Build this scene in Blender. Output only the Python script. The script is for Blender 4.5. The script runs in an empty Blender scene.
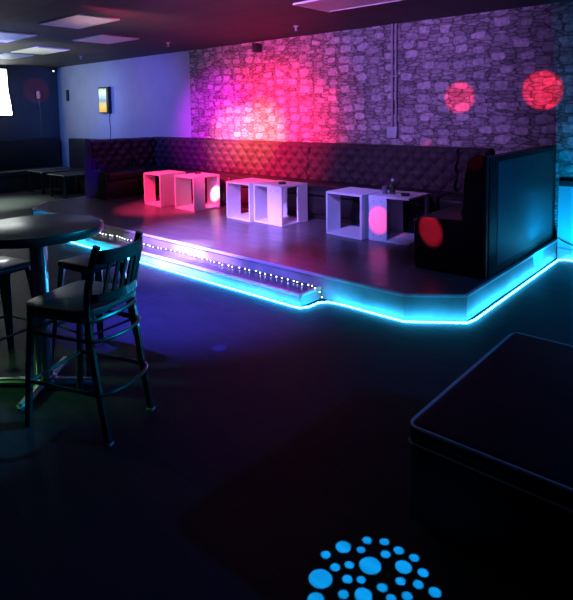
import bpy, bmesh, math, random
from mathutils import Vector, Matrix
random.seed(7)
S = bpy.context.scene
COL = S.collection
PI = math.pi
V = Vector

# ------------------------------------------------------------------ materials
def new_mat(name):
    m = bpy.data.materials.new(name); m.use_nodes = True
    nt = m.node_tree
    return m, nt, nt.nodes['Principled BSDF']

def N(nt, t, **kw):
    n = nt.nodes.new(t)
    for k, v in kw.items(): setattr(n, k, v)
    return n

def setin(node, **kw):
    for k, v in kw.items(): node.inputs[k.replace('_', ' ')].default_value = v

def mat(name, col, rough=.5, metal=0., spec=.5, var=.15, scale=8., bump=0., bscale=60., coat=0.):
    """principled colour with a noise variation and optional fine bump"""
    m, nt, b = new_mat(name)
    tc = N(nt, 'ShaderNodeTexCoord')
    no = N(nt, 'ShaderNodeTexNoise'); setin(no, Scale=scale, Detail=4.)
    nt.links.new(tc.outputs['Object'], no.inputs['Vector'])
    cr = N(nt, 'ShaderNodeValToRGB')
    cr.color_ramp.elements[0].position = .3; cr.color_ramp.elements[1].position = .7
    cr.color_ramp.elements[0].color = (*[c * (1 - var) for c in col], 1)
    cr.color_ramp.elements[1].color = (*[min(1, c * (1 + var)) for c in col], 1)
    nt.links.new(no.outputs['Fac'], cr.inputs['Fac'])
    nt.links.new(cr.outputs['Color'], b.inputs['Base Color'])
    setin(b, Roughness=rough, Metallic=metal)
    b.inputs['Specular IOR Level'].default_value = spec
    if coat: b.inputs['Coat Weight'].default_value = coat
    if bump:
        n2 = N(nt, 'ShaderNodeTexNoise'); setin(n2, Scale=bscale, Detail=5.)
        nt.links.new(tc.outputs['Object'], n2.inputs['Vector'])
        bp = N(nt, 'ShaderNodeBump'); setin(bp, Strength=bump, Distance=.01)
        nt.links.new(n2.outputs['Fac'], bp.inputs['Height'])
        nt.links.new(bp.outputs['Normal'], b.inputs['Normal'])
    return m

def emit(name, col, strength):
    m, nt, b = new_mat(name)
    setin(b, Roughness=.4)
    b.inputs['Base Color'].default_value = (*[c * .5 for c in col], 1)
    b.inputs['Emission Color'].default_value = (*col, 1)
    b.inputs['Emission Strength'].default_value = strength
    return m

def mathn(nt, op, a, b=None, c=None):
    n = N(nt, 'ShaderNodeMath', operation=op)
    for i, v in enumerate((a, b, c)):
        if v is None: continue
        if isinstance(v, (int, float)): n.inputs[i].default_value = v
        else: nt.links.new(v, n.inputs[i])
    return n.outputs[0]

def stone_wallpaper():
    m, nt, b = new_mat('stone_wallpaper')
    tc = N(nt, 'ShaderNodeTexCoord')
    # a little wobble so that joints are not straight
    wob = N(nt, 'ShaderNodeTexNoise'); setin(wob, Scale=7., Detail=2.)
    nt.links.new(tc.outputs['Object'], wob.inputs['Vector'])
    vm = N(nt, 'ShaderNodeVectorMath', operation='MULTIPLY_ADD')
    nt.links.new(wob.outputs['Color'], vm.inputs[0]); vm.inputs[1].default_value = (.05, .05, .03)
    nt.links.new(tc.outputs['Object'], vm.inputs[2])
    sx = N(nt, 'ShaderNodeSeparateXYZ'); nt.links.new(vm.outputs[0], sx.inputs[0])
    def coords(w, h):
        c = N(nt, 'ShaderNodeCombineXYZ')
        nt.links.new(mathn(nt, 'DIVIDE', sx.outputs['X'], w), c.inputs['X'])
        nt.links.new(mathn(nt, 'DIVIDE', sx.outputs['Z'], h), c.inputs['Y'])
        return c.outputs[0]
    big = coords(.235, .132); small = coords(.15, .042)
    def vor(vec, feature, rnd, mink=False):
        v = N(nt, 'ShaderNodeTexVoronoi', voronoi_dimensions='2D', feature=feature)
        if feature == 'F1' and mink: v.distance = 'MINKOWSKI'; v.inputs['Exponent'].default_value = 3.6
        setin(v, Scale=1., Randomness=rnd); nt.links.new(vec, v.inputs['Vector']); return v
    be = vor(big, 'DISTANCE_TO_EDGE', .62); bf = vor(big, 'F1', .62, True)
    se = vor(small, 'DISTANCE_TO_EDGE', .8); sf = vor(small, 'F1', .8)
    sb = N(nt, 'ShaderNodeSeparateColor'); nt.links.new(bf.outputs['Color'], sb.inputs[0])
    ss = N(nt, 'ShaderNodeSeparateColor'); nt.links.new(sf.outputs['Color'], ss.inputs[0])
    # signed size field of the rounded stones: positive inside
    size = mathn(nt, 'MULTIPLY_ADD', sb.outputs[2], .14, .30)
    fld = mathn(nt, 'MINIMUM', mathn(nt, 'SUBTRACT', size, bf.outputs['Distance']), mathn(nt, 'SUBTRACT', be.outputs['Distance'], .07))
    pick = mathn(nt, 'GREATER_THAN', sb.outputs[0], .20)
    inner = mathn(nt, 'MULTIPLY', mathn(nt, 'GREATER_THAN', fld, 0.), pick)
    rim = N(nt, 'ShaderNodeMapRange'); nt.links.new(fld, rim.inputs['Value'])
    rim.inputs['From Min'].default_value = .01; rim.inputs['From Max'].default_value = .06
    rim.inputs['To Min'].default_value = .30; rim.inputs['To Max'].default_value = 1.
    no = N(nt, 'ShaderNodeTexNoise'); setin(no, Scale=22., Detail=5.)
    nt.links.new(tc.outputs['Object'], no.inputs['Vector'])
    grain = mathn(nt, 'MULTIPLY_ADD', no.outputs['Fac'], 1.9, .05)
    tb = mathn(nt, 'MULTIPLY_ADD', sb.outputs[1], .20, .30)
    tb = mathn(nt, 'MULTIPLY', mathn(nt, 'MULTIPLY', tb, grain), rim.outputs[0])
    jr = N(nt, 'ShaderNodeMapRange'); nt.links.new(se.outputs['Distance'], jr.inputs['Value'])
    jr.inputs['From Min'].default_value = .02; jr.inputs['From Max'].default_value = .16
    jr.inputs['To Min'].default_value = .36; jr.inputs['To Max'].default_value = 1.
    ts = mathn(nt, 'MULTIPLY_ADD', ss.outputs[0], .20, .16)
    ts = mathn(nt, 'MULTIPLY', mathn(nt, 'MULTIPLY', ts, grain), jr.outputs[0])
    mx = N(nt, 'ShaderNodeMix', data_type='FLOAT')
    nt.links.new(inner, mx.inputs[0]); nt.links.new(ts, mx.inputs[2]); nt.links.new(tb, mx.inputs[3])
    cc = N(nt, 'ShaderNodeCombineColor')
    nt.links.new(mathn(nt, 'MULTIPLY', mx.outputs[0], 1.0), cc.inputs[0])
    nt.links.new(mathn(nt, 'MULTIPLY', mx.outputs[0], .95), cc.inputs[1])
    nt.links.new(mathn(nt, 'MULTIPLY', mx.outputs[0], .95), cc.inputs[2])
    nt.links.new(cc.outputs[0], b.inputs['Base Color'])
    setin(b, Roughness=.75)
    b.inputs['Specular IOR Level'].default_value = .2
    bp = N(nt, 'ShaderNodeBump'); setin(bp, Strength=.15, Distance=.01)
    nt.links.new(mx.outputs[0], bp.inputs['Height']); nt.links.new(bp.outputs['Normal'], b.inputs['Normal'])
    return m

def plank_floor(name, c1, c2, rough, w=1.3, h=.16, bump=.12, mortar=(.004, .004, .005), spec=.5):
    m, nt, b = new_mat(name)
    tc = N(nt, 'ShaderNodeTexCoord')
    br = N(nt, 'ShaderNodeTexBrick', offset=.37)
    setin(br, Scale=1., Mortar_Size=.003)
    br.inputs['Brick Width'].default_value = w; br.inputs['Row Height'].default_value = h
    br.inputs['Color1'].default_value = (*c1, 1); br.inputs['Color2'].default_value = (*c2, 1)
    br.inputs['Mortar'].default_value = (*mortar, 1)
    nt.links.new(tc.outputs['Object'], br.inputs['Vector'])
    mp = N(nt, 'ShaderNodeMapping'); mp.inputs['Scale'].default_value = (2., 22., 2.)
    nt.links.new(tc.outputs['Object'], mp.inputs['Vector'])
    no = N(nt, 'ShaderNodeTexNoise'); setin(no, Scale=1.5, Detail=6.)
    nt.links.new(mp.outputs[0], no.inputs['Vector'])
    mr = N(nt, 'ShaderNodeMapRange'); nt.links.new(no.outputs['Fac'], mr.inputs['Value'])
    mr.inputs['To Min'].default_value = .6; mr.inputs['To Max'].default_value = 1.4
    mu = N(nt, 'ShaderNodeMix', data_type='RGBA', blend_type='MULTIPLY'); mu.inputs[0].default_value = 1.
    nt.links.new(br.outputs['Color'], mu.inputs[6]); nt.links.new(mr.outputs[0], mu.inputs[7])
    nt.links.new(mu.outputs[2], b.inputs['Base Color'])
    n2 = N(nt, 'ShaderNodeTexNoise'); setin(n2, Scale=5., Detail=6.)
    nt.links.new(tc.outputs['Object'], n2.inputs['Vector'])
    r2 = N(nt, 'ShaderNodeMapRange'); nt.links.new(n2.outputs['Fac'], r2.inputs['Value'])
    r2.inputs['To Min'].default_value = rough - .08; r2.inputs['To Max'].default_value = rough + .12
    nt.links.new(r2.outputs[0], b.inputs['Roughness'])
    b.inputs['Specular IOR Level'].default_value = spec
    bp = N(nt, 'ShaderNodeBump'); setin(bp, Strength=bump, Distance=.004)
    nt.links.new(no.outputs['Fac'], bp.inputs['Height']); nt.links.new(bp.outputs['Normal'], b.inputs['Normal'])
    return m

def ceiling_mat():
    m, nt, b = new_mat('black_ceiling_tile')
    tc = N(nt, 'ShaderNodeTexCoord')
    br = N(nt, 'ShaderNodeTexBrick', offset=0.)
    setin(br, Scale=1., Mortar_Size=.012)
    br.inputs['Brick Width'].default_value = .96; br.inputs['Row Height'].default_value = .53
    br.inputs['Color1'].default_value = (.050, .050, .054, 1); br.inputs['Color2'].default_value = (.036, .036, .040, 1)
    br.inputs['Mortar'].default_value = (.015, .015, .016, 1)
    mp = N(nt, 'ShaderNodeMapping'); mp.inputs['Location'].default_value = (.82, .51, 0)
    nt.links.new(tc.outputs['Object'], mp.inputs['Vector']); nt.links.new(mp.outputs[0], br.inputs['Vector'])
    no = N(nt, 'ShaderNodeTexNoise'); setin(no, Scale=90., Detail=3.)
    nt.links.new(tc.outputs['Object'], no.inputs['Vector'])
    nt.links.new(br.outputs['Color'], b.inputs['Base Color'])
    setin(b, Roughness=.7)
    bp = N(nt, 'ShaderNodeBump'); setin(bp, Strength=.2, Distance=.004)
    nt.links.new(no.outputs['Fac'], bp.inputs['Height']); nt.links.new(bp.outputs['Normal'], b.inputs['Normal'])
    return m

M = {}
M['stone'] = stone_wallpaper()
M['paint'] = mat('grey_blue_paint', (.42, .44, .50), .6, var=.06, scale=3., bump=.05)
M['dark_paint'] = mat('dark_slate_paint', (.075, .09, .11), .6, var=.1, scale=3., bump=.05)
M['wainscot'] = mat('pale_blue_wainscot_paint', (.40, .45, .50), .45, var=.05, scale=3.)
M['ceiling'] = ceiling_mat()
M['floor'] = plank_floor('dark_dance_floor', (.032, .038, .052), (.030, .036, .049), .45, w=1.2, h=.2, mortar=(.030, .036, .048), spec=.03)
M['stage'] = plank_floor('stage_laminate', (.125, .105, .115), (.095, .082, .092), .30)
M['riser'] = mat('grey_laminate_riser', (.34, .33, .33), .45, var=.25, scale=4.)
M['nosing'] = mat('satin_metal_nosing', (.72, .70, .68), .4, metal=.0, var=.08)
M['brass'] = mat('brushed_brass_nosing', (.80, .70, .42), .4, metal=.0, var=.08)
M['leather'] = mat('black_tufted_leather', (.046, .038, .043), .5, spec=.12, var=.15, scale=12., bump=.12, bscale=140.)
M['leather_plain'] = mat('black_leather', (.022, .022, .025), .40, spec=.3, var=.15, scale=10., bump=.15, bscale=110.)
M['vinyl_panel'] = mat('smooth_grey_vinyl_back', (.16, .16, .17), .5, var=.06, scale=6., bump=.06, bscale=200.)
M['ottoman'] = mat('ottoman_black_vinyl', (.012, .014, .020), .45, spec=.06, var=.15, scale=10., bump=.2, bscale=70.)
M['piping'] = mat('ottoman_piping_vinyl', (.5, .5, .52), .22, spec=.8, var=.1)
M['plinth'] = mat('black_plinth', (.014, .014, .016), .55)
M['white'] = mat('white_melamine', (.78, .77, .78), .42, var=.03, scale=5.)
M['screw'] = mat('steel_screw_cap', (.3, .3, .32), .4, metal=.8)
M['black_metal'] = mat('black_powder_coated_metal', (.030, .031, .033), .34, metal=.2, var=.1, coat=.4)
M['seat_vinyl'] = mat('black_vinyl_seat', (.035, .035, .036), .38, var=.1, bump=.1, bscale=150.)
M['chrome'] = mat('chrome_column', (.55, .56, .58), .24, metal=1., var=.05, scale=14.)
M['foot_steel'] = mat('brushed_steel_foot', (.5, .5, .5), .35, metal=.5, var=.1)
M['tabletop'] = mat('dark_laminate_tabletop', (.048, .058, .048), .30, spec=.25, var=.35, scale=9.)
M['rim'] = mat('black_table_rim', (.025, .025, .027), .35)
M['glass_dark'] = mat('dark_green_bottle_glass', (.03, .05, .02), .08, var=.1, coat=.5)
M['glass_grey'] = mat('smoky_tumbler_glass', (.12, .12, .13), .08, var=.1, coat=.5)
M['foil'] = mat('pale_foil_cap', (.6, .6, .62), .4)
M['black_plastic'] = mat('black_plastic', (.02, .02, .022), .4)
M['white_plastic'] = mat('off_white_plastic', (.6, .6, .6), .4, var=.05)
M['conduit'] = mat('painted_conduit', (.30, .28, .30), .45, var=.08)
M['panel_light'] = mat('ceiling_light_diffuser', (.74, .73, .70), .5, var=.04, bump=.1, bscale=120.)
M['cord'] = mat('black_cord', (.015, .015, .015), .5)
M['led'] = emit('cyan_led_tube', (.03, .50, 1.0), 42.)
M['fairy'] = emit('cool_white_fairy_bulb', (.85, .88, 1.0), 14.)
M['neon'] = emit('white_backlit_sign', (.92, 1.0, .96), 7.)
M['sensor_led'] = emit('white_camera_led', (1., .95, 1.), 3.)

def lightbox_mat():
    m, nt, b = new_mat('lightbox_print')
    tc = N(nt, 'ShaderNodeTexCoord')
    sx = N(nt, 'ShaderNodeSeparateXYZ'); nt.links.new(tc.outputs['Object'], sx.inputs[0])
    no = N(nt, 'ShaderNodeTexNoise'); setin(no, Scale=14., Detail=3.)
    nt.links.new(tc.outputs['Object'], no.inputs['Vector'])
    f = mathn(nt, 'MULTIPLY_ADD', no.outputs['Fac'], .22, mathn(nt, 'MULTIPLY_ADD', sx.outputs['Z'], 1.9, .38))
    cr = N(nt, 'ShaderNodeValToRGB'); el = cr.color_ramp.elements
    el[0].position = .05; el[0].color = (.75, .42, .03, 1)
    el[1].position = .98; el[1].color = (.08, .16, .12, 1)
    for p, c in ((.30, (.85, .62, .10, 1)), (.45, (.18, .30, .30, 1)), (.62, (.45, .60, .62, 1)), (.80, (.85, .95, .62, 1)), (.90, (.5, .62, .3, 1))):
        e = el.new(p); e.color = c
    nt.links.new(f, cr.inputs['Fac'])
    nt.links.new(cr.outputs['Color'], b.inputs['Base Color'])
    nt.links.new(cr.outputs['Color'], b.inputs['Emission Color'])
    b.inputs['Emission Strength'].default_value = .8
    return m
M['lightbox'] = lightbox_mat()

# ------------------------------------------------------------------ mesh helpers
def box(bm, x0, x1, y0, y1, z0, z1, bev=0., seg=2):
    m = Matrix.Translation(((x0 + x1) / 2, (y0 + y1) / 2, (z0 + z1) / 2)) @ Matrix.Diagonal((abs(x1 - x0), abs(y1 - y0), abs(z1 - z0), 1))
    r = bmesh.ops.create_cube(bm, size=1., matrix=m)
    if bev:
        es = list({e for v in r['verts'] for e in v.link_edges})
        bmesh.ops.bevel(bm, geom=es, offset=bev, segments=seg, affect='EDGES', profile=.5)

def prism(bm, pts, z0, z1, bev=0.):
    a = [bm.verts.new((x, y, z0)) for x, y in pts]; b = [bm.verts.new((x, y, z1)) for x, y in pts]
    n = len(pts); fs = [bm.faces.new(b), bm.faces.new(a[::-1])]
    for i in range(n): fs.append(bm.faces.new((a[i], a[(i + 1) % n], b[(i + 1) % n], b[i])))
    bmesh.ops.recalc_face_normals(bm, faces=fs)
    if bev:
        es = list({e for f in fs for e in f.edges})
        bmesh.ops.bevel(bm, geom=es, offset=bev, segments=2, affect='EDGES', profile=.5)

def tube(bm, pts, r, seg=10, closed=False, r2=None):
    pts = [V(p) for p in pts]; n = len(pts); rings = []; up = None
    for i, p in enumerate(pts):
        if closed: t = (pts[(i + 1) % n] - pts[i - 1]).normalized()
        else: t = (pts[min(i + 1, n - 1)] - pts[max(i - 1, 0)]).normalized()
        if up is None:
            up = t.orthogonal().normalized()
        up = (up - t * up.dot(t)).normalized(); s = t.cross(up)
        rr = r if r2 is None else r + (r2 - r) * i / max(1, n - 1)
        rings.append([bm.verts.new(p + (up * math.cos(a) + s * math.sin(a)) * rr) for a in [2 * PI * k / seg for k in range(seg)]])
    fs = []
    for i in range(n if closed else n - 1):
        A, B = rings[i], rings[(i + 1) % n]
        for k in range(seg): fs.append(bm.faces.new((A[k], A[(k + 1) % seg], B[(k + 1) % seg], B[k])))
    if not closed:
        fs.append(bm.faces.new(rings[0][::-1])); fs.append(bm.faces.new(rings[-1]))
    bmesh.ops.recalc_face_normals(bm, faces=fs)

def lathe(bm, prof, c=(0, 0), seg=32):
    rings = []
    for r, z in prof:
        if r < 1e-6: rings.append([bm.verts.new((c[0], c[1], z))])
        else: rings.append([bm.verts.new((c[0] + r * math.cos(a), c[1] + r * math.sin(a), z)) for a in [2 * PI * k / seg for k in range(seg)]])
    fs = []
    for A, B in zip(rings, rings[1:]):
        for k in range(seg):
            k2 = (k + 1) % seg
            if len(A) == 1 and len(B) == 1: continue
            if len(A) == 1: fs.append(bm.faces.new((A[0], B[k], B[k2])))
            elif len(B) == 1: fs.append(bm.faces.new((A[k], A[k2], B[0])))
            else: fs.append(bm.faces.new((A[k], A[k2], B[k2], B[k])))
    bmesh.ops.recalc_face_normals(bm, faces=fs)

def beam(bm, a, b, w0, d0, w1, d1, xdir):
    """tapered rectangular bar from a to b; xdir = width direction"""
    a, b = V(a), V(b); t = (b - a).normalized(); x = V(xdir); x = (x - t * x.dot(t)).normalized(); y = t.cross(x)
    A = [bm.verts.new(a + x * sx * w0 / 2 + y * sy * d0 / 2) for sx, sy in ((-1, -1), (1, -1), (1, 1), (-1, 1))]
    B = [bm.verts.new(b + x * sx * w1 / 2 + y * sy * d1 / 2) for sx, sy in ((-1, -1), (1, -1), (1, 1), (-1, 1))]
    fs = [bm.faces.new(A[::-1]), bm.faces.new(B)]
    for i in range(4): fs.append(bm.faces.new((A[i], A[(i + 1) % 4], B[(i + 1) % 4], B[i])))
    bmesh.ops.recalc_face_normals(bm, faces=fs)

def smooth_path(pts, n=6):
    """Catmull-Rom through pts"""
    P = [V(p) for p in pts]; out = []
    for i in range(len(P) - 1):
        p0, p1, p2, p3 = P[max(i - 1, 0)], P[i], P[i + 1], P[min(i + 2, len(P) - 1)]
        for k in range(n):
            t = k / n
            out.append(.5 * ((2 * p1) + (p2 - p0) * t + (2 * p0 - 5 * p1 + 4 * p2 - p3) * t * t + (3 * p1 - p0 - 3 * p2 + p3) * t ** 3))
    out.append(P[-1]); return out

def obj(name, bm, material, parent=None, smooth=True):
    me = bpy.data.meshes.new(name); bm.to_mesh(me); bm.free()
    me.materials.append(M[material])
    o = bpy.data.objects.new(name, me); COL.objects.link(o)
    if parent: o.parent = parent
    if smooth:
        for p in me.polygons: p.use_smooth = True
        try: me.set_sharp_from_angle(angle=math.radians(38))
        except Exception: pass
    return o

def build(name, material, fn, parent=None, smooth=True):
    bm = bmesh.new(); fn(bm); return obj(name, bm, material, parent, smooth)

def tag(o, label, cat, group=None, kind=None):
    o['label'] = label; o['category'] = cat
    if group: o['group'] = group
    if kind: o['kind'] = kind
    return o

def thing(name, label, cat, loc=(0, 0, 0), rz=0., group=None):
    o = bpy.data.objects.new(name, None); COL.objects.link(o)
    o.empty_display_size = .1
    o.location = loc; o.rotation_euler = (0, 0, rz)
    return tag(o, label, cat, group)

def struct(name, material, fn, label, cat):
    o = build(name, material, fn, smooth=False)
    o['kind'] = 'structure'; o['label'] = label; o['category'] = cat
    return o

def copy_tree(o, parent=None):
    c = o.copy(); COL.objects.link(c)
    if parent: c.parent = parent
    for ch in list(o.children): copy_tree(ch, c)
    return c

# ------------------------------------------------------------------ room
YW, XL, XR, YF, H = 6.27, -12.54, 3.6, -2.6, 2.68
XS = -7.735                       # where the painted wall meets the stone wallpaper
ZP, ZS = .20, .10                 # platform and step heights

struct('floor', 'floor', lambda b: box(b, XL - .1, XR + .1, YF - .1, YW + .1, -.1, 0), 'dark glossy dance floor in front of the raised stage', 'floor')
struct('ceiling', 'ceiling', lambda b: box(b, XL - .1, XR + .1, YF - .1, YW + .1, H, H + .1), 'black tiled ceiling with a few pale light panels', 'ceiling')
struct('wall_back', 'stone', lambda b: box(b, XS, XR, YW, YW + .12, 0, H), 'stone patterned wallpaper wall behind the tufted lounge seating', 'wall')
struct('wall_back_left', 'paint', lambda b: box(b, XL, XS, YW, YW + .12, 0, H), 'plain blue lit painted wall left of the stone wallpaper', 'wall')
struct('wall_left', 'dark_paint', lambda b: box(b, XL - .12, XL, YF, YW + .12, 0, H), 'dark far wall with the glowing white sign', 'wall')
struct('wall_right', 'dark_paint', lambda b: box(b, XR, XR + .12, YF, YW + .12, 0, H), 'dark side wall on the right of the room', 'wall')
struct('wall_front', 'dark_paint', lambda b: box(b, XL, XR, YF - .12, YF, 0, H), 'dark wall behind the viewer', 'wall')
struct('trim_1', 'wainscot', lambda b: box(b, -1.675, XR, YW - .02, YW, .115, .775), 'pale wainscot panel low on the wall right of the stage', 'wall panel')
struct('trim_2', 'plinth', lambda b: box(b, -1.675, XR, YW - .035, YW, .775, .835, .004), 'dark rail along the top of the pale wainscot', 'trim')
struct('baseboard_back', 'wainscot', lambda b: box(b, -1.675, XR, YW - .03, YW, 0, .115, .004), 'baseboard under the pale wainscot beside the stage', 'baseboard')

# raised stage with chamfered front corners
stage_pts = [(-8.75, YW), (-8.75, 4.10), (-8.30, 3.68), (-2.05, 3.68), (-1.69, 3.95), (-1.69, YW)]
stage = struct('stage_platform', 'stage', lambda b: prism(b, stage_pts, .0, ZP - .002), 'raised lounge stage with glowing cyan lit front edge', 'stage')
def riser_fn(b):
    P = stage_pts
    for (x0, y0), (x1, y1) in zip(P, P[1:]):
        d = V((x1 - x0, y1 - y0)).normalized(); n = V((-d.y, d.x)) * -1
        n = V((d.y, -d.x)) if (V((x0, y0)) + V((d.y, -d.x)) - V((-5, 5))).length > (V((x0, y0)) - V((d.y, -d.x)) - V((-5, 5))).length else V((-d.y, d.x))
        a, c = V((x0, y0)), V((x1, y1)); t = .008
        prism(b, [tuple(a), tuple(c), tuple(c + n * t), tuple(a + n * t)], 0., ZP - .018)
r = build('riser_panel', 'riser', riser_fn, stage, smooth=False); r['label'] = 'grey laminate riser around the stage'
def nosing_fn(y_off, z, pts):
    def f(b):
        for (x0, y0), (x1, y1) in zip(pts, pts[1:]):
            beam(b, (x0, y0, z - .006), (x1, y1, z - .006), .026, .020, .026, .020, (0, 0, 1) if False else V((y1 - y0, -(x1 - x0), 0)))
    return f
r = build('edge_nosing', 'nosing', nosing_fn(0, ZP, [(-8.755, YW - .01), (-8.755, 4.095), (-8.30, 3.675), (-2.05, 3.675), (-1.685, 3.948), (-1.685, YW - .01)]), stage, smooth=False)
r['label'] = 'pale metal edge strip'

step = struct('stage_step', 'stage', lambda b: box(b, -6.98, -2.86, 3.405, 3.671, 0, ZS - .002), 'low step along the front of the stage', 'step')
def step_riser(b):
    box(b, -6.986, -2.854, 3.397, 3.405, 0, ZS - .012); box(b, -2.86, -2.852, 3.40, 3.671, 0, ZS - .012); box(b, -6.988, -6.98, 3.40, 3.671, 0, ZS - .012)
build('riser_panel', 'riser', step_riser, step, smooth=False)
r = build('edge_nosing', 'brass', nosing_fn(0, ZS, [(-6.985, 3.66), (-6.985, 3.402), (-2.855, 3.402), (-2.855, 3.66)]), step, smooth=False)
r['label'] = 'brass coloured edge strip'

# LED rope
led_pts = [(-8.81, 5.2), (-8.81, 4.075), (-8.32, 3.628), (-7.08, 3.628), (-7.035, 3.40), (-7.0, 3.35), (-2.92, 3.35), (-2.825, 3.357), (-2.785, 3.43), (-2.785, 3.55), (-2.73, 3.615), (-2.6, 3.634), (-2.25, 3.630), (-2.03, 3.630), (-1.89, 3.728), (-1.652, 3.905), (-1.635, 4.0), (-1.635, 6.15), (-1.58, 6.205), (-1.3, 6.215), (1.2, 6.215)]
def led_fn(b):
    out = []
    for (x0, y0), (x1, y1) in zip(led_pts, led_pts[1:]):
        L = math.hypot(x1 - x0, y1 - y0); n = max(1, int(L / .12))
        for k in range(n): out.append((x0 + (x1 - x0) * k / n, y0 + (y1 - y0) * k / n, .0085))
    out.append((*led_pts[-1], .0085))
    tube(b, out, .007, 8)
tag(build('led_rope_light', 'led', led_fn), 'glowing cyan rope light along the foot of stage and step', 'rope light')

# fairy lights on the step
fl = thing('fairy_light_string', 'string of tiny white fairy lights lying along the stage step', 'fairy lights', (-6.2, 3.6, ZS))
fpath = smooth_path([(x, 3.615 + .018 * math.sin(x * 5.1) + .01 * math.sin(x * 13.), ZS + .006) for x in [-6.9 + .27 * i for i in range(15)]] +
                    [(-2.95, 3.61, ZS + .006), (-2.885, 3.60, ZS + .008), (-2.835, 3.61, .085), (-2.80, 3.622, .04), (-2.775, 3.63, .026)], 8)
fpath = [p - V((-6.2, 3.6, ZS)) for p in fpath]
build('wire', 'cord', lambda b: tube(b, fpath, .0022, 5), fl)
acc = 0.; last = fpath[0]; nb = 0; bulb0 = None
for p in fpath[1:]:
    acc += (p - last).length; last = p
    if acc > .046 and nb < 96:
        acc = 0.; nb += 1
        q = p + V((random.uniform(-.006, .006), random.uniform(-.02, .012), .006))
        if bulb0 is None:
            bulb0 = build('bulb', 'fairy', lambda b: bmesh.ops.create_icosphere(b, subdivisions=1, radius=.0048), fl); bulb0.location = q
        else:
            c = bulb0.copy(); COL.objects.link(c); c.parent = fl; c.location = q

# ------------------------------------------------------------------ lounge seating
def tufted(b, w, z0, z1, t0, t1, dx=.20, dz=.105, bulge=.062, res=.0145):
    """backrest: outer face at y=0, tufted face towards -y; thickness t0 at the bottom, t1 at the top"""
    nx = max(2, int(w / res)); nz = max(2, int((z1 - z0) / res))
    def yf(x, z):
        s = (z - z0) / (z1 - z0)
        base = t0 + (t1 - t0) * s
        a = x / dx + (z - z0) / (2 * dz); c = x / dx - (z - z0) / (2 * dz)
        k = abs(math.sin(PI * a)) * abs(math.sin(PI * c))
        m = min(1., (z - z0) / .03, (z1 - z) / .05, x / .02, (w - x) / .02)
        edge = math.sqrt(max(0., 1 - (1 - max(0, m)) ** 2))
        zz = (z1 - z)
        roll = .05 * (1 - math.sqrt(max(0, 1 - (1 - min(1, zz / .06)) ** 2)))
        return -(base - .03 + bulge * (k ** .55) * edge - roll)
    g = [[b.verts.new((w * i / nx, yf(w * i / nx, z0 + (z1 - z0) * j / nz), z0 + (z1 - z0) * j / nz)) for j in range(nz + 1)] for i in range(nx + 1)]
    fs = []
    for i in range(nx):
        for j in range(nz): fs.append(b.faces.new((g[i][j], g[i + 1][j], g[i + 1][j + 1], g[i][j + 1])))
    bl, br_, tr, tl = [b.verts.new(p) for p in ((0, 0, z0), (w, 0, z0), (w, 0, z1), (0, 0, z1))]
    fs.append(b.faces.new((bl, tl, tr, br_)))
    fs.append(b.faces.new([g[i][nz] for i in range(nx + 1)] + [tr, tl]))
    fs.append(b.faces.new([g[i][0] for i in range(nx, -1, -1)] + [bl, br_]))
    fs.append(b.faces.new([g[0][j] for j in range(nz + 1)] + [tl, bl]))
    fs.append(b.faces.new([g[nx][j] for j in range(nz, -1, -1)] + [br_, tr]))
    bmesh.ops.recalc_face_normals(b, faces=fs)

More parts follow.
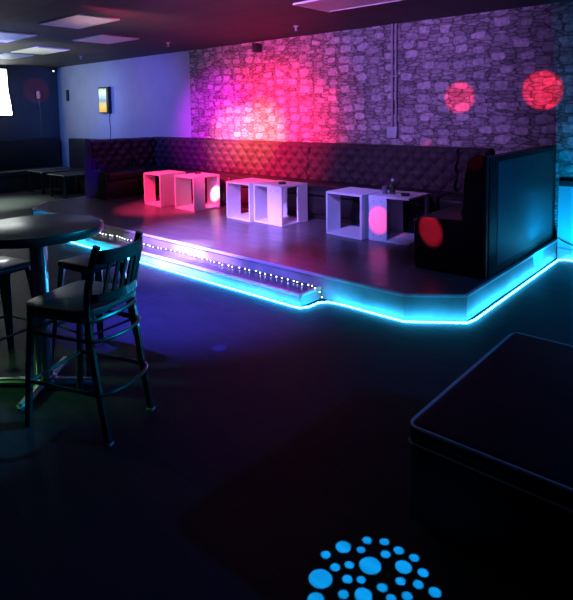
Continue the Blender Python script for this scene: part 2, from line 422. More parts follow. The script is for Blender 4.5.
def lounge(name_label, w, loc, rz, top=.95, depth=.70, back_panel=False, cushions=1, end=None, side=0.):
    """sofa unit, local x along its length (0..w), its back plane at y=0, seat towards -y, z from the stage"""
    t = thing('tufted_lounge_sofa', name_label, 'sofa', loc, rz, 'tufted lounge units around the stage')
    build('plinth', 'plinth', lambda b: box(b, .01, w - .01, -depth + .06, -.03, 0, .07), t)
    build('base', 'leather_plain', lambda b: box(b, 0, w, -depth + .02, -.02, .07, .30, .015), t)
    cw = w / cushions
    for k in range(cushions):
        build('seat_cushion', 'leather_plain', lambda b: box(b, k * cw + .004, (k + 1) * cw - .004, -depth, -.19, .30, .45, .05, 4), t)
    build('backrest', 'leather', lambda b: tufted(b, w, .42, top, .23, .17), t)
    if back_panel:
        build('back_frame', 'leather_plain', lambda b: box(b, 0, w, -.02, .004, .0, top - .005, .008), t)
        q = build('back_panel', 'vinyl_panel', lambda b: box(b, .11, w - .16, .0, .012, .075, top - .045, .006), t)
        q['label'] = 'smooth flat vinyl back panel'
    else:
        build('back_frame', 'leather_plain', lambda b: box(b, 0, w, -.025, 0, 0, top - .02, .008), t)
    if side:
        q = build('side_backrest', 'leather', lambda b: (tufted(b, side, .42, top, .23, .17), bmesh.ops.transform(b, verts=list(b.verts), matrix=Matrix.Translation((0, -.20 - side, 0)) @ Matrix.Rotation(PI / 2, 4, 'Z'))), t)
    if end == 'start' or end == 'finish':
        x0, x1 = (-.05, .0) if end == 'start' else (w, w + .05)
        def endpanel(b):
            # side profile: back post leaning over the seat, one closed slab
            prof = [(-.005, 0), (-.005, top + .01), (-.05, top + .028), (-.12, top + .015), (-.175, top - .03), (-.20, top - .16), (-.215, .47), (-depth + .05, .455), (-depth + .005, .42), (-depth, .08), (-depth + .02, 0)]
            A = [b.verts.new((x0, y, z)) for y, z in prof]; B = [b.verts.new((x1, y, z)) for y, z in prof]
            fs = [b.faces.new(A), b.faces.new(B[::-1])]
            n = len(prof)
            for i in range(n): fs.append(b.faces.new((A[i], B[i], B[(i + 1) % n], A[(i + 1) % n])))
            bmesh.ops.recalc_face_normals(b, faces=fs)
            bmesh.ops.bevel(b, geom=list({e for f in fs[:2] for e in f.edges}), offset=.014, segments=3, affect='EDGES', profile=.5)
        q = build('end_panel', 'leather_plain', endpanel, t); q['label'] = 'wrapped leather end cap'
    build('foot', 'screw', lambda b: [lathe(b, [(0, 0), (.022, 0), (.022, .012), (.014, .03), (0, .03)], (px, -depth + .07), 12) for px in (.05,)], t) if end else None
    return t

YB = YW - .012
lounge('tufted back bench under the wall corner, behind the two pinkest cubes', 1.615, (-8.715, YB, ZP), 0, top=.96, cushions=2, side=.50)
lounge('long red lit tufted bench in the middle of the stone wall', 2.16, (-7.08, YB, ZP), 0, cushions=2)
lounge('long dim purple tufted bench below the wall conduit', 2.19, (-4.91, YB, ZP), 0, cushions=2)
lounge('short dark corner bench between conduit bench and cyan backed sofa', .325, (-2.71, YB, ZP), 0, cushions=1)
# side arms of the U; local +x is world +-y
lounge('tufted side sofa at the blue wall end of the stage, its end cap lit violet', .755, (-8.715, 4.795, ZP), PI / 2, top=.965, depth=.66, end='start', cushions=1)
lounge('side sofa whose tall smooth back faces out and glows cyan', 1.80, (-1.715, YB - .005, ZP), -PI / 2, top=1.0, depth=.66, back_panel=True, end='finish', cushions=2)

# ------------------------------------------------------------------ white cubes
def cube(loc, rz, boards, label, w=.46, d=.47, h=.49, t=.022):
    """open cube table: top, bottom and upright half boards. boards: list of (side, from, to) in 0..1 along that side"""
    r_ = thing('white_cube_table', label, 'table', loc, rz, 'white open cube tables on the stage')
    build('top', 'white', lambda b: box(b, 0, w, 0, d, h - t, h, .002), r_, smooth=False)
    build('bottom', 'white', lambda b: box(b, 0, w, 0, d, 0, t, .002), r_, smooth=False)
    for side, a, c in boards:
        if side == 'front': dim = (w * a, w * c, 0, t)
        elif side == 'back': dim = (w * a, w * c, d - t, d)
        elif side == 'left': dim = (0, t, d * a, d * c)
        else: dim = (w - t, w, d * a, d * c)
        build('upright_board', 'white', lambda b: box(b, *dim, t, h - t, .0015), r_, smooth=False)
    for side, a, c in boards:
        if side == 'front':
            for z in (.06, h - .06):
                for x in (w * a + .06, w * c - .07):
                    build('screw_cap', 'screw', lambda b: bmesh.ops.create_cone(b, cap_ends=True, segments=10, radius1=.006, radius2=.006, depth=.004, matrix=Matrix.Translation((x, -.001, z)) @ Matrix.Rotation(PI / 2, 4, 'X')), r_)
    return r_
RZ = -.05
cube((-7.27, 4.935, ZP), RZ, [('left', 0, .40), ('right', 0, 1)], 'leftmost white open cube table, glowing solid pink', w=.45)
cube((-6.57, 4.985, ZP), RZ, [('left', 0, .6), ('right', 0, .42), ('back', .40, 1)], 'pink cube table with a lit patch showing through its side', w=.465)
cube((-5.415, 4.945, ZP), RZ, [('left', 0, .5), ('right', 0, .5)], 'lilac open cube table pushed against the half boarded one', w=.465)
cube((-4.935, 4.975, ZP), RZ, [('left', 0, .5), ('front', .5, 1), ('right', .62, 1), ('back', 0, .3)], 'lilac cube table with half boarded front and black ashtray on top', w=.50)
cube((-3.79, 4.985, ZP), RZ, [('left', 0, .5), ('right', 0, 1), ('back', .28, .42), ('back', .8, 1)], 'blue lit open cube table left of the one with bottle', w=.50)
cube((-3.245, 5.025, ZP), .03, [('front', 0, .46), ('left', .5, 1), ('right', .88, 1), ('back', .0, .35)], 'blue lit cube table with pink spot on front board and bottle on top', w=.475)

# small things on the cubes
ZT = ZP + .49
def bottle_fn(b): lathe(b, [(0, 0), (.030, 0), (.032, .01), (.032, .075), (.026, .098), (.012, .115), (.011, .14), (0, .14)], seg=20)
bt = thing('bottle', 'small dark bottle with pale cap on the blue lit cube', 'bottle', (-3.075, 5.235, ZT))
build('glass_body', 'glass_dark', bottle_fn, bt)
build('cap', 'foil', lambda b: lathe(b, [(0, .138), (.014, .138), (.014, .16), (.010, .166), (0, .166)], seg=16), bt)
tag(build('tumbler', 'glass_grey', lambda b: lathe(b, [(0, 0), (.026, 0), (.031, .085), (.028, .085), (.024, .006), (0, .006)], seg=20)), 'smoky glass tumbler standing left of the small bottle', 'glass').location = (-3.15, 5.20, ZT)
def tray(b): lathe(b, [(0, 0), (.042, 0), (.048, .012), (.046, .026), (.038, .026), (.034, .010), (0, .008)], seg=24)
a1 = tag(build('ashtray', 'black_plastic', tray), 'black ashtray on the lilac half boarded cube', 'ashtray', 'black ashtrays on the cubes'); a1.location = (-4.62, 5.17, ZT)
a2 = tag(a1.copy(), 'black ashtray on the back edge of the pink lit-patch cube', 'ashtray', 'black ashtrays on the cubes'); COL.objects.link(a2); a2.location = (-6.42, 5.30, ZT)
a3 = tag(a1.copy(), 'black ashtray beside the bottle, towards the cyan backed sofa', 'ashtray', 'black ashtrays on the cubes'); COL.objects.link(a3); a3.location = (-2.90, 5.20, ZT)

# ------------------------------------------------------------------ bar table
TB = (-3.19, 1.43)
tb = thing('bar_table', 'round dark bar table on a metal column in the left foreground', 'bar table', (*TB, 0))
build('tabletop', 'tabletop', lambda b: lathe(b, [(0, .93), (.352, .93), (.357, .9595), (.35, .9625), (0, .9625)], seg=96), tb)
q = build('rim', 'rim', lambda b: lathe(b, [(.350, .912), (.364, .912), (.368, .92), (.368, .953), (.364, .9615), (.354, .9625), (.350, .959), (.350, .912)], seg=96), tb); q['label'] = 'shiny black edge band'
build('column', 'chrome', lambda b: lathe(b, [(0, .02), (.075, .02), (.07, .045), (.047, .055), (.047, .89), (.07, .90), (.12, .929), (0, .929)], seg=40), tb)
for k in range(4):
    a = math.radians(40) + k * PI / 2
    dx, dy = math.cos(a), math.sin(a)
    def foot(b):
        beam(b, (.03 * dx, .03 * dy, .026), (.31 * dx, .31 * dy, .022), .064, .044, .052, .040, (-dy, dx, 0))
        bmesh.ops.bevel(b, geom=list(b.edges), offset=.016, segments=3, affect='EDGES')
    build('base_foot', 'foot_steel', foot, tb)

# ------------------------------------------------------------------ bar chair
fx, fy = -.943, -.333
ch = thing('bar_chair', 'black slat back bar chair pulled up to the round bar table', 'chair', (-2.417, 1.513, 0), math.atan2(fy, fx) - PI / 2)
# local: +y forward, +x to the sitter's right
def legpair(pts, w=.034, d=.026):
    def f(b):
        P = smooth_path(pts, 5)
        rings = []
        for i, p in enumerate(P):
            t = (P[min(i + 1, len(P) - 1)] - P[max(i - 1, 0)]).normalized()
            x = V((1, 0, 0)); x = (x - t * x.dot(t)).normalized(); y = t.cross(x)
            rings.append([b.verts.new(p + x * sx * d / 2 + y * sy * w / 2) for sx, sy in ((-1, -.7), (-.7, -1), (.7, -1), (1, -.7), (1, .7), (.7, 1), (-.7, 1), (-1, .7))])
        fs = []
        for A, B in zip(rings, rings[1:]):
            for k in range(8): fs.append(b.faces.new((A[k], A[(k + 1) % 8], B[(k + 1) % 8], B[k])))
        fs += [b.faces.new(rings[0]), b.faces.new(rings[-1])]
        bmesh.ops.recalc_face_normals(b, faces=fs)
    return f
for s in (-1, 1):
    lg = build('leg', 'black_metal', legpair([(s * .170, 0, 0), (s * .172, .055, .30), (s * .170, .095, .60), (s * .168, .085, .78), (s * .165, .03, .972)]), ch)
    build('foot_cap', 'white_plastic', lambda b: box(b, s * .17 - .016, s * .17 + .016, -.02, .02, 0, .012, .003), lg)
    build('leg', 'black_metal', legpair([(s * .185, .50, 0), (s * .180, .48, .30), (s * .172, .455, .615)]), ch)
def arc(xr, y0, depth, z, n=16):
    return [(xr * math.cos(PI * k / n), y0 - depth * math.sin(PI * k / n), z) for k in range(n + 1)]
def seat_fn(b):
    pts = []
    for k in range(40):
        a = 2 * PI * k / 40; c, s_ = math.cos(a), math.sin(a); e = .38
        pts.append((.215 * math.copysign(abs(c) ** e, c) * (1. + .06 * s_), .275 + .215 * math.copysign(abs(s_) ** e, s_)))
    prism(b, pts, .618, .662, .012)
build('seat', 'seat_vinyl', seat_fn, ch)
def seat_ring(b):
    tube(b, [(.185, .46, .600), (.182, .10, .600)] + [(x, y, .600) for x, y, z in arc(.182, .10, .05, 0)][1:-1] + [(-.182, .10, .600), (-.185, .46, .600)], .012, 8, True)
build('seat_frame', 'black_metal', seat_ring, ch)
def hoop(z, xr, yf, yb, dep):
    P = [(xr, yf, z), (xr, (yf + yb) / 2, z)] + arc(xr, yb, dep, z) + [(-xr, (yf + yb) / 2, z), (-xr, yf, z)] + [(x, 2 * yf - y, z) for x, y, z in arc(xr, yf, .0, z)][-2:1:-1]
    return P
build('brace_ring', 'black_metal', lambda b: tube(b, hoop(.505, .186, .46, .09, .085), .0095, 8, True), ch)
build('foot_ring', 'black_metal', lambda b: tube(b, hoop(.245, .185, .475, .05, .075), .0105, 8, True), ch)
def rail(z0, z1, xr, y0, dep, th=.020):
    def f(b):
        n = 20; A = []
        for k in range(n + 1):
            a = PI * k / n; x = xr * math.cos(a); y = y0 - dep * math.sin(a)
            A.append([b.verts.new((x * kx, y + ky, z)) for kx, ky, z in ((1, -th / 2, z0), (1, th / 2, z0), (1, th / 2, z1), (1, -th / 2, z1))])
        fs = [b.faces.new(A[0]), b.faces.new(A[-1])]
        for P, Q in zip(A, A[1:]):
            for k in range(4): fs.append(b.faces.new((P[k], P[(k + 1) % 4], Q[(k + 1) % 4], Q[k])))
        bmesh.ops.recalc_face_normals(b, faces=fs)
    return f
build('top_rail', 'black_metal', rail(.89, .952, .165, .040, .075), ch)
build('lower_rail', 'black_metal', rail(.690, .735, .166, .088, .075), ch)
for k in range(6):
    a = PI * (k + 1) / 7
    a = math.acos((2 * (k + 1) / 7 - 1) * -1)
    p0 = (.166 * math.cos(a), .088 - .075 * math.sin(a), .72); p1 = (.165 * math.cos(a), .040 - .075 * math.sin(a), .92)
    build('slat', 'black_metal', lambda b: beam(b, p0, p1, .020, .010, .020, .010, (1, 0, 0)), ch)

# ------------------------------------------------------------------ metal stools
def stool(loc, rz, label):
    t = thing('metal_bar_stool', label, 'stool', loc, rz, 'backless stools at the bar table')
    def pan(b):
        box(b, -.155, .155, -.155, .155, .612, .66, .018, 3)
    st = build('seat', 'black_metal', pan, t)
    build('grip_hole', 'plinth', lambda b: box(b, -.045, .045, -.012, .012, .655, .6612, .003), st)
    for sx in (-1, 1):
        for sy in (-1, 1):
            build('leg', 'black_metal', lambda b: [beam(b, (sx * .128, sy * .128, .63), (sx * .195, sy * .195, .0), .078, .030, .036, .022, (sx, -sy, 0))], t)
    def cross(b):
        r = .172
        P = [(-r, -r, .235), (r, -r, .235), (r, r, .235), (-r, r, .235)]
        for i in range(4): tube(b, [P[i], P[(i + 1) % 4]], .008, 8)
    build('foot_rail', 'black_metal', cross, t)
    return t
stool((-3.685, 1.385, 0), math.radians(12), 'black backless metal stool cut off by the left edge of the photo')
stool((-3.31, 1.83, 0), math.radians(8), 'black backless metal stool behind the slat back chair')

# ------------------------------------------------------------------ ottoman
ot = thing('ottoman', 'big black square ottoman in the right foreground', 'ottoman', (-.985, 1.80, 0))
W_, D_ = 1.30, 1.12
build('body', 'ottoman', lambda b: box(b, .0, W_, 0, D_, .03, .355, .02, 3), ot)
def cush(b):
    box(b, -.006, W_ + .006, -.006, D_ + .006, .352, .425, .026, 4)
build('top_cushion', 'ottoman', cush, ot)
def rounded_rect(x0, x1, y0, y1, r, z, n=6):
    P = []
    for cx, cy, a0 in ((x1 - r, y1 - r, 0), (x0 + r, y1 - r, 90), (x0 + r, y0 + r, 180), (x1 - r, y0 + r, 270)):
        for k in range(n + 1):
            a = math.radians(a0 + 90 * k / n); P.append((cx + r * math.cos(a), cy + r * math.sin(a), z + .0015 * math.sin(cx * 9 + k)))
    return P
pp = build('piping', 'piping', lambda b: [tube(b, rounded_rect(-.004, W_ + .004, -.004, D_ + .004, .045, .4175), .0065, 6, True), tube(b, rounded_rect(-.007, W_ + .007, -.007, D_ + .007, .03, .354), .004, 6, True)], ot)
pp['label'] = 'raised glossy piping'
for px in (.06, W_ - .06):
    for py in (.06, D_ - .06):
        build('foot', 'plinth', lambda b: lathe(b, [(0, 0), (.025, 0), (.03, .032), (0, .032)], (px, py), 14), ot)

# ------------------------------------------------------------------ black booths in the far left corner
def booth(label, w, loc, rz, top=1.07, depth=.58):
    t = thing('black_booth_bench', label, 'booth', loc, rz, 'black booths in the far corner')
    build('base', 'plinth', lambda b: box(b, 0, w, -depth + .05, 0, 0, .30), t)
    build('seat_cushion', 'leather_plain', lambda b: box(b, 0, w, -depth, -.10, .30, .43, .03, 3), t)
    build('backrest', 'leather_plain', lambda b: box(b, 0, w, -.16, 0, .30, top, .03, 3), t)
    build('edge_piping', 'piping', lambda b: tube(b, [(.02, -depth + .006, .418), (w - .02, -depth + .006, .418)], .007, 6), t)
    return t
booth('long black booth along the dark wall under the glowing sign', 3.4, (XL + .01, 2.75, 0), PI / 2)
booth('black booth against the blue wall beside the violet sofa end', 1.9, (-11.85, YW - .01, 0), 0)
def low_table(loc, rz, label):
    t = thing('low_black_table', label, 'table', loc, rz, 'low dark tables in the far corner')
    build('tabletop', 'plinth', lambda b: box(b, -.32, .32, -.32, .32, .425, .455, .008), t)
    build('edge_band', 'conduit', lambda b: [tube(b, [(-.32, -.322, .448), (.32, -.322, .448)], .006, 6), tube(b, [(.322, -.32, .448), (.322, .32, .448)], .006, 6)], t)
    build('corner_cap', 'white_plastic', lambda b: bmesh.ops.create_icosphere(b, subdivisions=2, radius=.018, matrix=Matrix.Translation((.318, -.318, .44))), t)
    for sx in (-1, 1):
        for sy in (-1, 1):
            build('leg', 'plinth', lambda b: box(b, sx * .27 - .02, sx * .27 + .02, sy * .27 - .02, sy * .27 + .02, 0, .43), t)
    return t
low_table((-11.28, 5.37, 0), 0, 'low dark table with pale edge near the corner, under the wall lamp')
low_table((-10.29, 5.32, 0), 0, 'low dark table with pale edge beside the violet sofa end')

# ------------------------------------------------------------------ wall things
# glowing sign on the far wall (an upright bottle-like outline, partly outside the frame)
sg = thing('illuminated_sign', 'glowing white sign on the dark far wall at the frame edge', 'sign', (XL, 4.62, 1.6))
outline = [(.56, .0), (.56, .05), (.545, .22), (.515, .42), (.50, .55), (.495, .75), (.49, .93), (.475, .985)]
pts_s = [(y, z) for y, z in outline] + [(-y, z) for y, z in reversed(outline)]
def slab(pts, x0, x1, bev=0.):
    def f(b):
        A = [b.verts.new((x0, y, z)) for y, z in pts]; B = [b.verts.new((x1, y, z)) for y, z in pts]; n = len(pts)
        fs = [b.faces.new(A), b.faces.new(B[::-1])]
        for i in range(n): fs.append(b.faces.new((A[i], B[i], B[(i + 1) % n], A[(i + 1) % n])))
        bmesh.ops.recalc_face_normals(b, faces=fs)
    return f
build('back_box', 'black_plastic', slab([(y * 1.03, (z - .5) * 1.02 + .5) for y, z in pts_s], .001, .05), sg, smooth=False)
build('glowing_face', 'neon', slab(pts_s, .05, .062), sg, smooth=False)

# framed light box on the blue wall
px0, px1 = -10.66, -10.28
lb = thing('light_box_picture', 'small upright lit picture box on the blue wall', 'picture', ((px0 + px1) / 2, YW, 1.885))
hw, hh = (px1 - px0) / 2, .27
build('frame', 'black_plastic', lambda b: box(b, -hw, hw, -.075, -.001, -hh, hh, .004), lb)
build('print', 'lightbox', lambda b: box(b, -hw + .025, hw - .075, -.0785, -.0745, -hh + .02, hh - .03), lb, smooth=False)
tag(build('picture_cord', 'cord', lambda b: tube(b, smooth_path([(-10.36, YW - .008, 1.62), (-10.37, YW - .008, 1.45), (-10.35, YW - .008, 1.25), (-10.38, YW - .008, 1.0)], 5), .006, 6)), 'thin black cord hanging from the lit picture box', 'cord')

# wall lamp with cable on the far wall
wl = thing('wall_lamp', 'small pale lamp on the dark far wall above the booth', 'lamp', (XL, 5.77, 2.05))
build('back_plate', 'black_plastic', lambda b: box(b, .001, .03, -.04, .04, -.08, .08, .005), wl)
build('lamp_head', 'white_plastic', lambda b: (lathe(b, [(0, -.09), (.035, -.085), (.045, -.02), (.038, .06), (.02, .085), (0, .088)], seg=18), bmesh.ops.translate(b, verts=list(b.verts), vec=(.075, 0, 0))), wl)
build('arm', 'black_metal', lambda b: tube(b, [(.02, 0, .02), (.06, 0, .02)], .009, 8), wl)
tag(build('lamp_cord', 'conduit', lambda b: tube(b, smooth_path([(XL + .008, 5.80, 1.98), (XL + .008, 5.83, 1.6), (XL + .008, 5.82, 1.1)], 5), .006, 6)), 'thin cord running down from the wall lamp', 'cord')

tag(build('wall_thermostat', 'black_plastic', lambda b: box(b, -12.10, -12.03, YW - .04, YW - .001, 1.90, 2.15, .006)), 'narrow black wall box near the corner of the blue wall', 'wall box')

# conduit on the stone wall
cd = thing('wall_conduit', 'twin conduit running down the stone wall to a box', 'conduit', (-3.65, YW, 1.30))
build('pipe', 'conduit', lambda b: tube(b, [(-.025, -.022, .06), (-.025, -.022, H - 1.30)], .016, 10), cd)
build('pipe', 'conduit', lambda b: tube(b, [(.030, -.022, .04), (.026, -.022, H - 1.30)], .016, 10), cd)
build('strap', 'conduit', lambda b: box(b, -.06, .06, -.042, -.001, .71, .735, .003), cd)
build('junction_box', 'wainscot', lambda b: box(b, -.085, .055, -.06, -.001, -.06, .085, .006), cd)
build('cover_screw', 'screw', lambda b: bmesh.ops.create_cone(b, cap_ends=True, segments=10, radius1=.008, radius2=.008, depth=.005, matrix=Matrix.Translation((-.015, -.062, .01)) @ Matrix.Rotation(PI / 2, 4, 'X')), cd)

# cable on the right wall
tag(build('wall_cable', 'cord', lambda b: tube(b, smooth_path([(-1.665, YW - .03, .225), (-1.60, YW - .042, .19), (-1.50, YW - .042, .165), (-1.3, YW - .042, .16), (-.9, YW - .042, .18)], 6), .006, 6)), 'thin dark cable sagging along the wall right of the stage', 'cable')

# ------------------------------------------------------------------ ceiling things
def light_panel(x0, x1, y0, y1, label):
    t = thing('ceiling_light_panel', label, 'ceiling light', ((x0 + x1) / 2, (y0 + y1) / 2, H), 0, 'pale light panels in the ceiling')
    w, d = (x1 - x0) / 2, (y1 - y0) / 2
    build('diffuser', 'panel_light', lambda b: box(b, -w, w, -d, d, -.012, -.001, .002), t, smooth=False)
    def fr(b):
        for bx in ((-w - .02, w + .02, -d - .02, -d), (-w - .02, w + .02, d, d + .02), (-w - .02, -w, -d, d), (w, w + .02, -d, d)): box(b, *bx, -.018, -.001)
    build('frame', 'nosing', fr, t, smooth=False)
light_panel(-6.57, -5.68, 3.11, 3.58, 'pale ceiling panel over the stage, nearer of the left pair')
light_panel(-7.70, -6.92, 4.13, 4.68, 'rosy ceiling panel between near panel and stone wall')
light_panel(-9.80, -8.85, 4.13, 4.64, 'pale greenish ceiling panel towards the far corner')
light_panel(-8.5, -7.55, 3.06, 3.49, 'bluish ceiling panel cut by the left frame edge')
light_panel(-11.05, -10.1, 4.16, 4.60, 'small pale ceiling panel nearest the dark far wall')
light_panel(-3.66, -2.76, 4.34, 4.90, 'pink lit ceiling panel above the conduit bench')

def sprinkler(x, y, label):
    t = thing('sprinkler_head', label, 'sprinkler', (x, y, H), 0, 'sprinkler heads on the ceiling')
    build('escutcheon', 'white_plastic', lambda b: lathe(b, [(0, -.001), (.035, -.001), (.03, -.012), (.012, -.016), (0, -.016)], seg=16), t)
    build('nozzle', 'nosing', lambda b: lathe(b, [(0, -.015), (.011, -.016), (.010, -.05), (.018, -.055), (.018, -.062), (0, -.064)], seg=14), t)
sprinkler(-9.73, 5.34, 'sprinkler head in front of the blue wall')
sprinkler(-7.05, 5.31, 'sprinkler head near where the stone wallpaper begins')
sprinkler(-4.62, 5.48, 'sprinkler head left of the pink ceiling panel')
sp_ = thing('wall_speaker', 'small black speaker high on the stone wall under the ceiling', 'speaker', (-6.0, YW - .09, 2.58))
build('cabinet', 'black_plastic', lambda b: box(b, -.05, .05, -.06, .06, -.07, .06, .008), sp_)
build('bracket', 'black_metal', lambda b: box(b, -.02, .02, .05, .089, -.02, .04), sp_)
cm = thing('security_camera', 'small security camera with a white light in the far corner', 'camera', (-12.44, 6.15, H))
build('mount', 'black_plastic', lambda b: lathe(b, [(0, -.001), (.05, -.001), (.05, -.02), (.02, -.03), (0, -.03)], seg=18), cm)
build('dome', 'black_plastic', lambda b: lathe(b, [(0, -.02), (.055, -.03), (.06, -.06), (.045, -.10), (0, -.12)], seg=18), cm)
build('light', 'sensor_led', lambda b: bmesh.ops.create_icosphere(b, subdivisions=2, radius=.018, matrix=Matrix.Translation((.035, -.035, -.09))), cm)

# ------------------------------------------------------------------ lights
def aim(o, target):
    d = V(target) - o.location
    o.rotation_euler = d.to_track_quat('-Z', 'Y').to_euler()

def spot(name, loc, target, col, power, angle, blend=.5, radius=.03):
    L = bpy.data.lights.new(name, 'SPOT'); L.energy = power; L.color = col
    L.spot_size = math.radians(angle); L.spot_blend = blend; L.shadow_soft_size = radius
    o = bpy.data.objects.new(name, L); COL.objects.link(o); o.location = loc; aim(o, target); return o
def point(name, loc, col, power, radius=.1):
    L = bpy.data.lights.new(name, 'POINT'); L.energy = power; L.color = col; L.shadow_soft_size = radius
    o = bpy.data.objects.new(name, L); COL.objects.link(o); o.location = loc; return o

# wash lights over the dance floor
spot('stage_wash_light', (-5.2, 2.6, 2.6), (-5.8, 6.27, 1.65), (1.0, .01, .14), 850, 54, 1.)
spot('stage_wash_light', (-5.2, 2.6, 2.6), (-5.85, 6.27, 1.1), (1.0, .01, .09), 3800, 44, 1.)
spot('stage_wash_light', (-5.7, 3.2, 2.6), (-6.05, 6.0, .98), (1.0, .01, .05), 2200, 34, .9)
spot('stage_wash_light', (-5.2, 2.7, 2.6), (-6.65, 6.27, 1.2), (1.0, .30, .18), 2400, 18, 1.)
spot('stage_wash_light', (-5.2, 2.7, 2.6), (-6.05, 6.27, 1.2), (1.0, .32, .16), 2600, 20, 1.)
spot('stage_wash_light', (-6.6, 2.9, 2.6), (-6.75, 5.0, .40), (1.0, .03, .16), 1500, 34, .8)
spot('stage_wash_light', (-5.9, 2.6, 2.6), (-7.1, 6.27, 1.35), (.66, .0, 1.0), 1500, 32, 1.)
spot('stage_wash_light', (-3.3, 1.6, 2.6), (-4.5, 6.27, 2.0), (.40, .19, .9), 760, 74, .8)
spot('stage_wash_light', (-8.2, 2.6, 2.6), (-9.2, 6.27, 1.6), (.11, .08, 1.0), 430, 56, .9)
spot('stage_wash_light', (-9.5, 2.6, 2.6), (-11.4, 6.27, 1.7), (.04, .19, 1.), 320, 56, .9)
spot('added_picture_halo', (-10.5, 4.9, 2.6), (-10.6, 6.27, 1.85), (.8, 1., .8), 9, 70, 1.)  # added spot, imitates the soft halo on the wall around the picture box
spot('stage_wash_light', (-2.6, 2.2, 2.6), (-3.5, 4.95, .45), (.10, .18, 1.0), 420, 24, .9)
spot('violet_side_light', (-7.6, 2.4, 2.6), (-8.55, 4.75, .55), (.10, .0, 1.0), 900, 12, .8)
# moving head aimed at the stage edge
spot('moving_head_light', (-4.3, 1.8, 2.6), (-4.75, 3.9, .2), (.36, .20, 1.0), 4300, 40, 1.)
spot('moving_head_light', (-4.0, 1.6, 2.6), (-3.6, 2.85, 0), (.10, .08, 1.0), 1700, 46, 1.)
spot('moving_head_light', (-5.0, 2.0, 2.6), (-4.62, 3.62, .14), (.85, .72, 1.), 2100, 14, 1.)
spot('moving_head_light', (-4.0, 2.4, 2.4), (-6.12, 5.36, .44), (1., .85, .9), 1500, 3., .3, .01)
# red beams
RB = (-2.9, 1.9, 2.55)
for tgt, r_, p in (((-2.79, 6.27, 1.735), .18, 1700), ((-1.87, 6.27, 1.785), .20, 2000), ((-4.68, 6.27, 1.80), .13, 1100), ((-3.12, 5.0, .45), .125, 900),
                   ((-2.21, 4.40, .55), .105, 3800), ((-3.19, 6.27, 1.15), .08, 300), ((-1.83, 4.45, 1.17), .09, 45), ((-9.3, 6.27, 1.95), .2, 80), ((-12.5, 5.75, 2.15), .28, 900), ((-11.9, 6.27, 1.35), .15, 300)):
    d = (V(tgt) - V(RB)).length
    spot('disco_ball_beam', RB, tgt, (1., .02, .06), p, 2 * math.degrees(math.atan(r_ * 1.1 / d)), .4, .012)

spot('blue_dot_beam', RB, (-2.775, 2.436, 0), (.05, .04, 1.), 1200, 2.2, .4, .012)

# dotted pattern projector over the dance floor
DOTS = [(-1.124, 1.566, 0.029), (-1.075, 1.649, 0.018), (-1.022, 1.685, 0.018), (-1.152, 1.496, 0.018), (-1.067, 1.597, 0.016), (-0.961, 1.683, 0.019), (-0.988, 1.637, 0.018), (-0.902, 1.689, 0.018), (-1.003, 1.559, 0.04), (-1.093, 1.473, 0.018), (-1.061, 1.514, 0.017), (-0.911, 1.629, 0.03), (-0.847, 1.651, 0.019), (-1.103, 1.402, 0.042), (-1.032, 1.46, 0.018), (-0.995, 1.488, 0.016), (-0.889, 1.57, 0.017), (-0.837, 1.597, 0.018), (-0.923, 1.508, 0.018), (-0.78, 1.605, 0.021), (-1.007, 1.402, 0.018), (-0.955, 1.442, 0.03), (-0.843, 1.532, 0.018), (-0.879, 1.491, 0.017), (-1.065, 1.328, 0.028), (-.93, 1.36, .018), (-.88, 1.40, .018), (-.80, 1.45, .018), (-.98, 1.32, .016), (-.85, 1.33, .03)]
GP = (-.96, 1.50, 2.6)
gp = spot('pattern_projector_light', GP, (GP[0], GP[1], 0), (.005, .50, 1.), 4200, 14, .1, .004)
gp.rotation_euler = (0, 0, 0)
L = gp.data; L.use_nodes = True; nt = L.node_tree
em = nt.nodes['Emission']
geo = N(nt, 'ShaderNodeTexCoord'); sx = N(nt, 'ShaderNodeSeparateXYZ'); nt.links.new(geo.outputs['Normal'], sx.inputs[0])
az = mathn(nt, 'ABSOLUTE', sx.outputs['Z'])
u = mathn(nt, 'MULTIPLY', mathn(nt, 'DIVIDE', sx.outputs['X'], az), GP[2]); v = mathn(nt, 'MULTIPLY', mathn(nt, 'DIVIDE', sx.outputs['Y'], az), GP[2])
cv = N(nt, 'ShaderNodeCombineXYZ'); nt.links.new(u, cv.inputs[0]); nt.links.new(v, cv.inputs[1])
tot = None
for x, y, r_ in DOTS:
    dn = N(nt, 'ShaderNodeVectorMath', operation='DISTANCE'); nt.links.new(cv.outputs[0], dn.inputs[0]); dn.inputs[1].default_value = (x - GP[0], y - GP[1], 0)
    lt = mathn(nt, 'LESS_THAN', dn.outputs['Value'], r_ * .95)
    tot = lt if tot is None else mathn(nt, 'MAXIMUM', tot, lt)
nt.links.new(tot, em.inputs['Strength'])

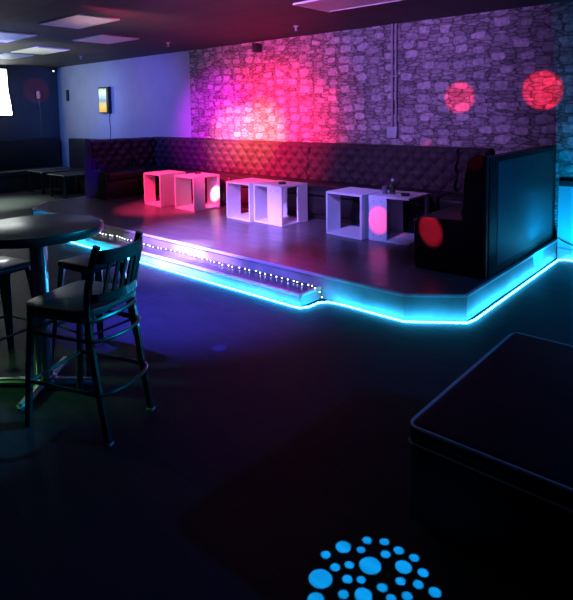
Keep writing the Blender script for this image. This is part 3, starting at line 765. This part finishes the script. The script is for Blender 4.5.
# house lights: bar side far left, a green effect lamp; unseen spots added as ceiling bounce
spot('bar_side_lamp', (-10.4, 2.4, 2.6), (-10.5, 3.7, 0), (.84, .92, .58), 2500, 42, 1., .1)
spot('bar_side_lamp', (-4.6, .6, 2.6), (-3.3, 1.5, .95), (.6, .9, .5), 14, 50, .8, .1)
spot('green_effect_light', (-5.2, .2, 1.4), (-3.3, 1.45, .02), (.16, 1., .22), 110, 22, .8)
spot('added_ceiling_bounce', (-9.4, 3.0, 1.2), (-9.2, 3.75, 2.68), (.85, .95, .80), 200, 72, 1., .08)
spot('added_ceiling_bounce', (-5.9, 3.0, 1.2), (-5.7, 3.75, 2.68), (1., .55, .52), 60, 60, 1., .08)
spot('added_ceiling_bounce', (-8.0, 2.6, 1.2), (-7.6, 3.6, 2.68), (.1, .3, 1.), 70, 95, 1., .08)
spot('added_ceiling_bounce', (-4.2, 2.9, 1.2), (-4.0, 3.9, 2.68), (1., .05, .18), 45, 84, 1., .08)
spot('blue_side_light', (2.6, 4.6, 2.5), (-1.3, 2.7, .2), (.0, .22, 1.), 260, 88, 1., .08)
spot('cyan_beam_light', (-.6, 4.4, 2.4), (-2.42, 1.6, .80), (.0, .55, .9), 700, 15, .7, .05)
spot('added_wall_boost', (-1.64, 5.55, .05), (-1.35, 6.27, 1.5), (.0, .40, 1.), 60, 130, .5, .012)  # unseen spot added at the rope to strengthen its cyan on the wall

# ------------------------------------------------------------------ world
w = bpy.data.worlds.new('dim_room'); S.world = w; w.use_nodes = True
w.node_tree.nodes['Background'].inputs[0].default_value = (.03, .05, .12, 1)
w.node_tree.nodes['Background'].inputs[1].default_value = .05

# ------------------------------------------------------------------ camera (the photograph is a crop: principal point above the centre)
f, cyp, th, yaw, ro = 555., 156., .0805, .7205, -.01425
cam = bpy.data.cameras.new('camera'); co = bpy.data.objects.new('camera', cam); COL.objects.link(co)
cam.sensor_fit = 'VERTICAL'; cam.sensor_height = 24.; cam.sensor_width = 24. * 573 / 600
cam.lens = f / 600 * 24.
cam.shift_y = -(300 - cyp) / 600.
fw = V((-math.sin(yaw) * math.cos(th), math.cos(yaw) * math.cos(th), -math.sin(th)))
rt = V((math.cos(yaw), math.sin(yaw), 0)); up = rt.cross(fw)
rt2 = rt * math.cos(ro) + up * math.sin(ro); up2 = up * math.cos(ro) - rt * math.sin(ro)
R = Matrix((rt2, up2, -fw)).transposed()
co.matrix_world = Matrix.Translation((0, 0, 1.6)) @ R.to_4x4()
cam.clip_start = .05; cam.clip_end = 60
S.camera = co

S.view_settings.view_transform = 'Standard'; S.view_settings.look = 'None'
S.view_settings.gamma = 1.; S.view_settings.exposure = 0.; S.view_settings.use_curve_mapping = False
S.cycles.use_denoising = True
S.cycles.sample_clamp_indirect = 4.
S.cycles.max_bounces = 8
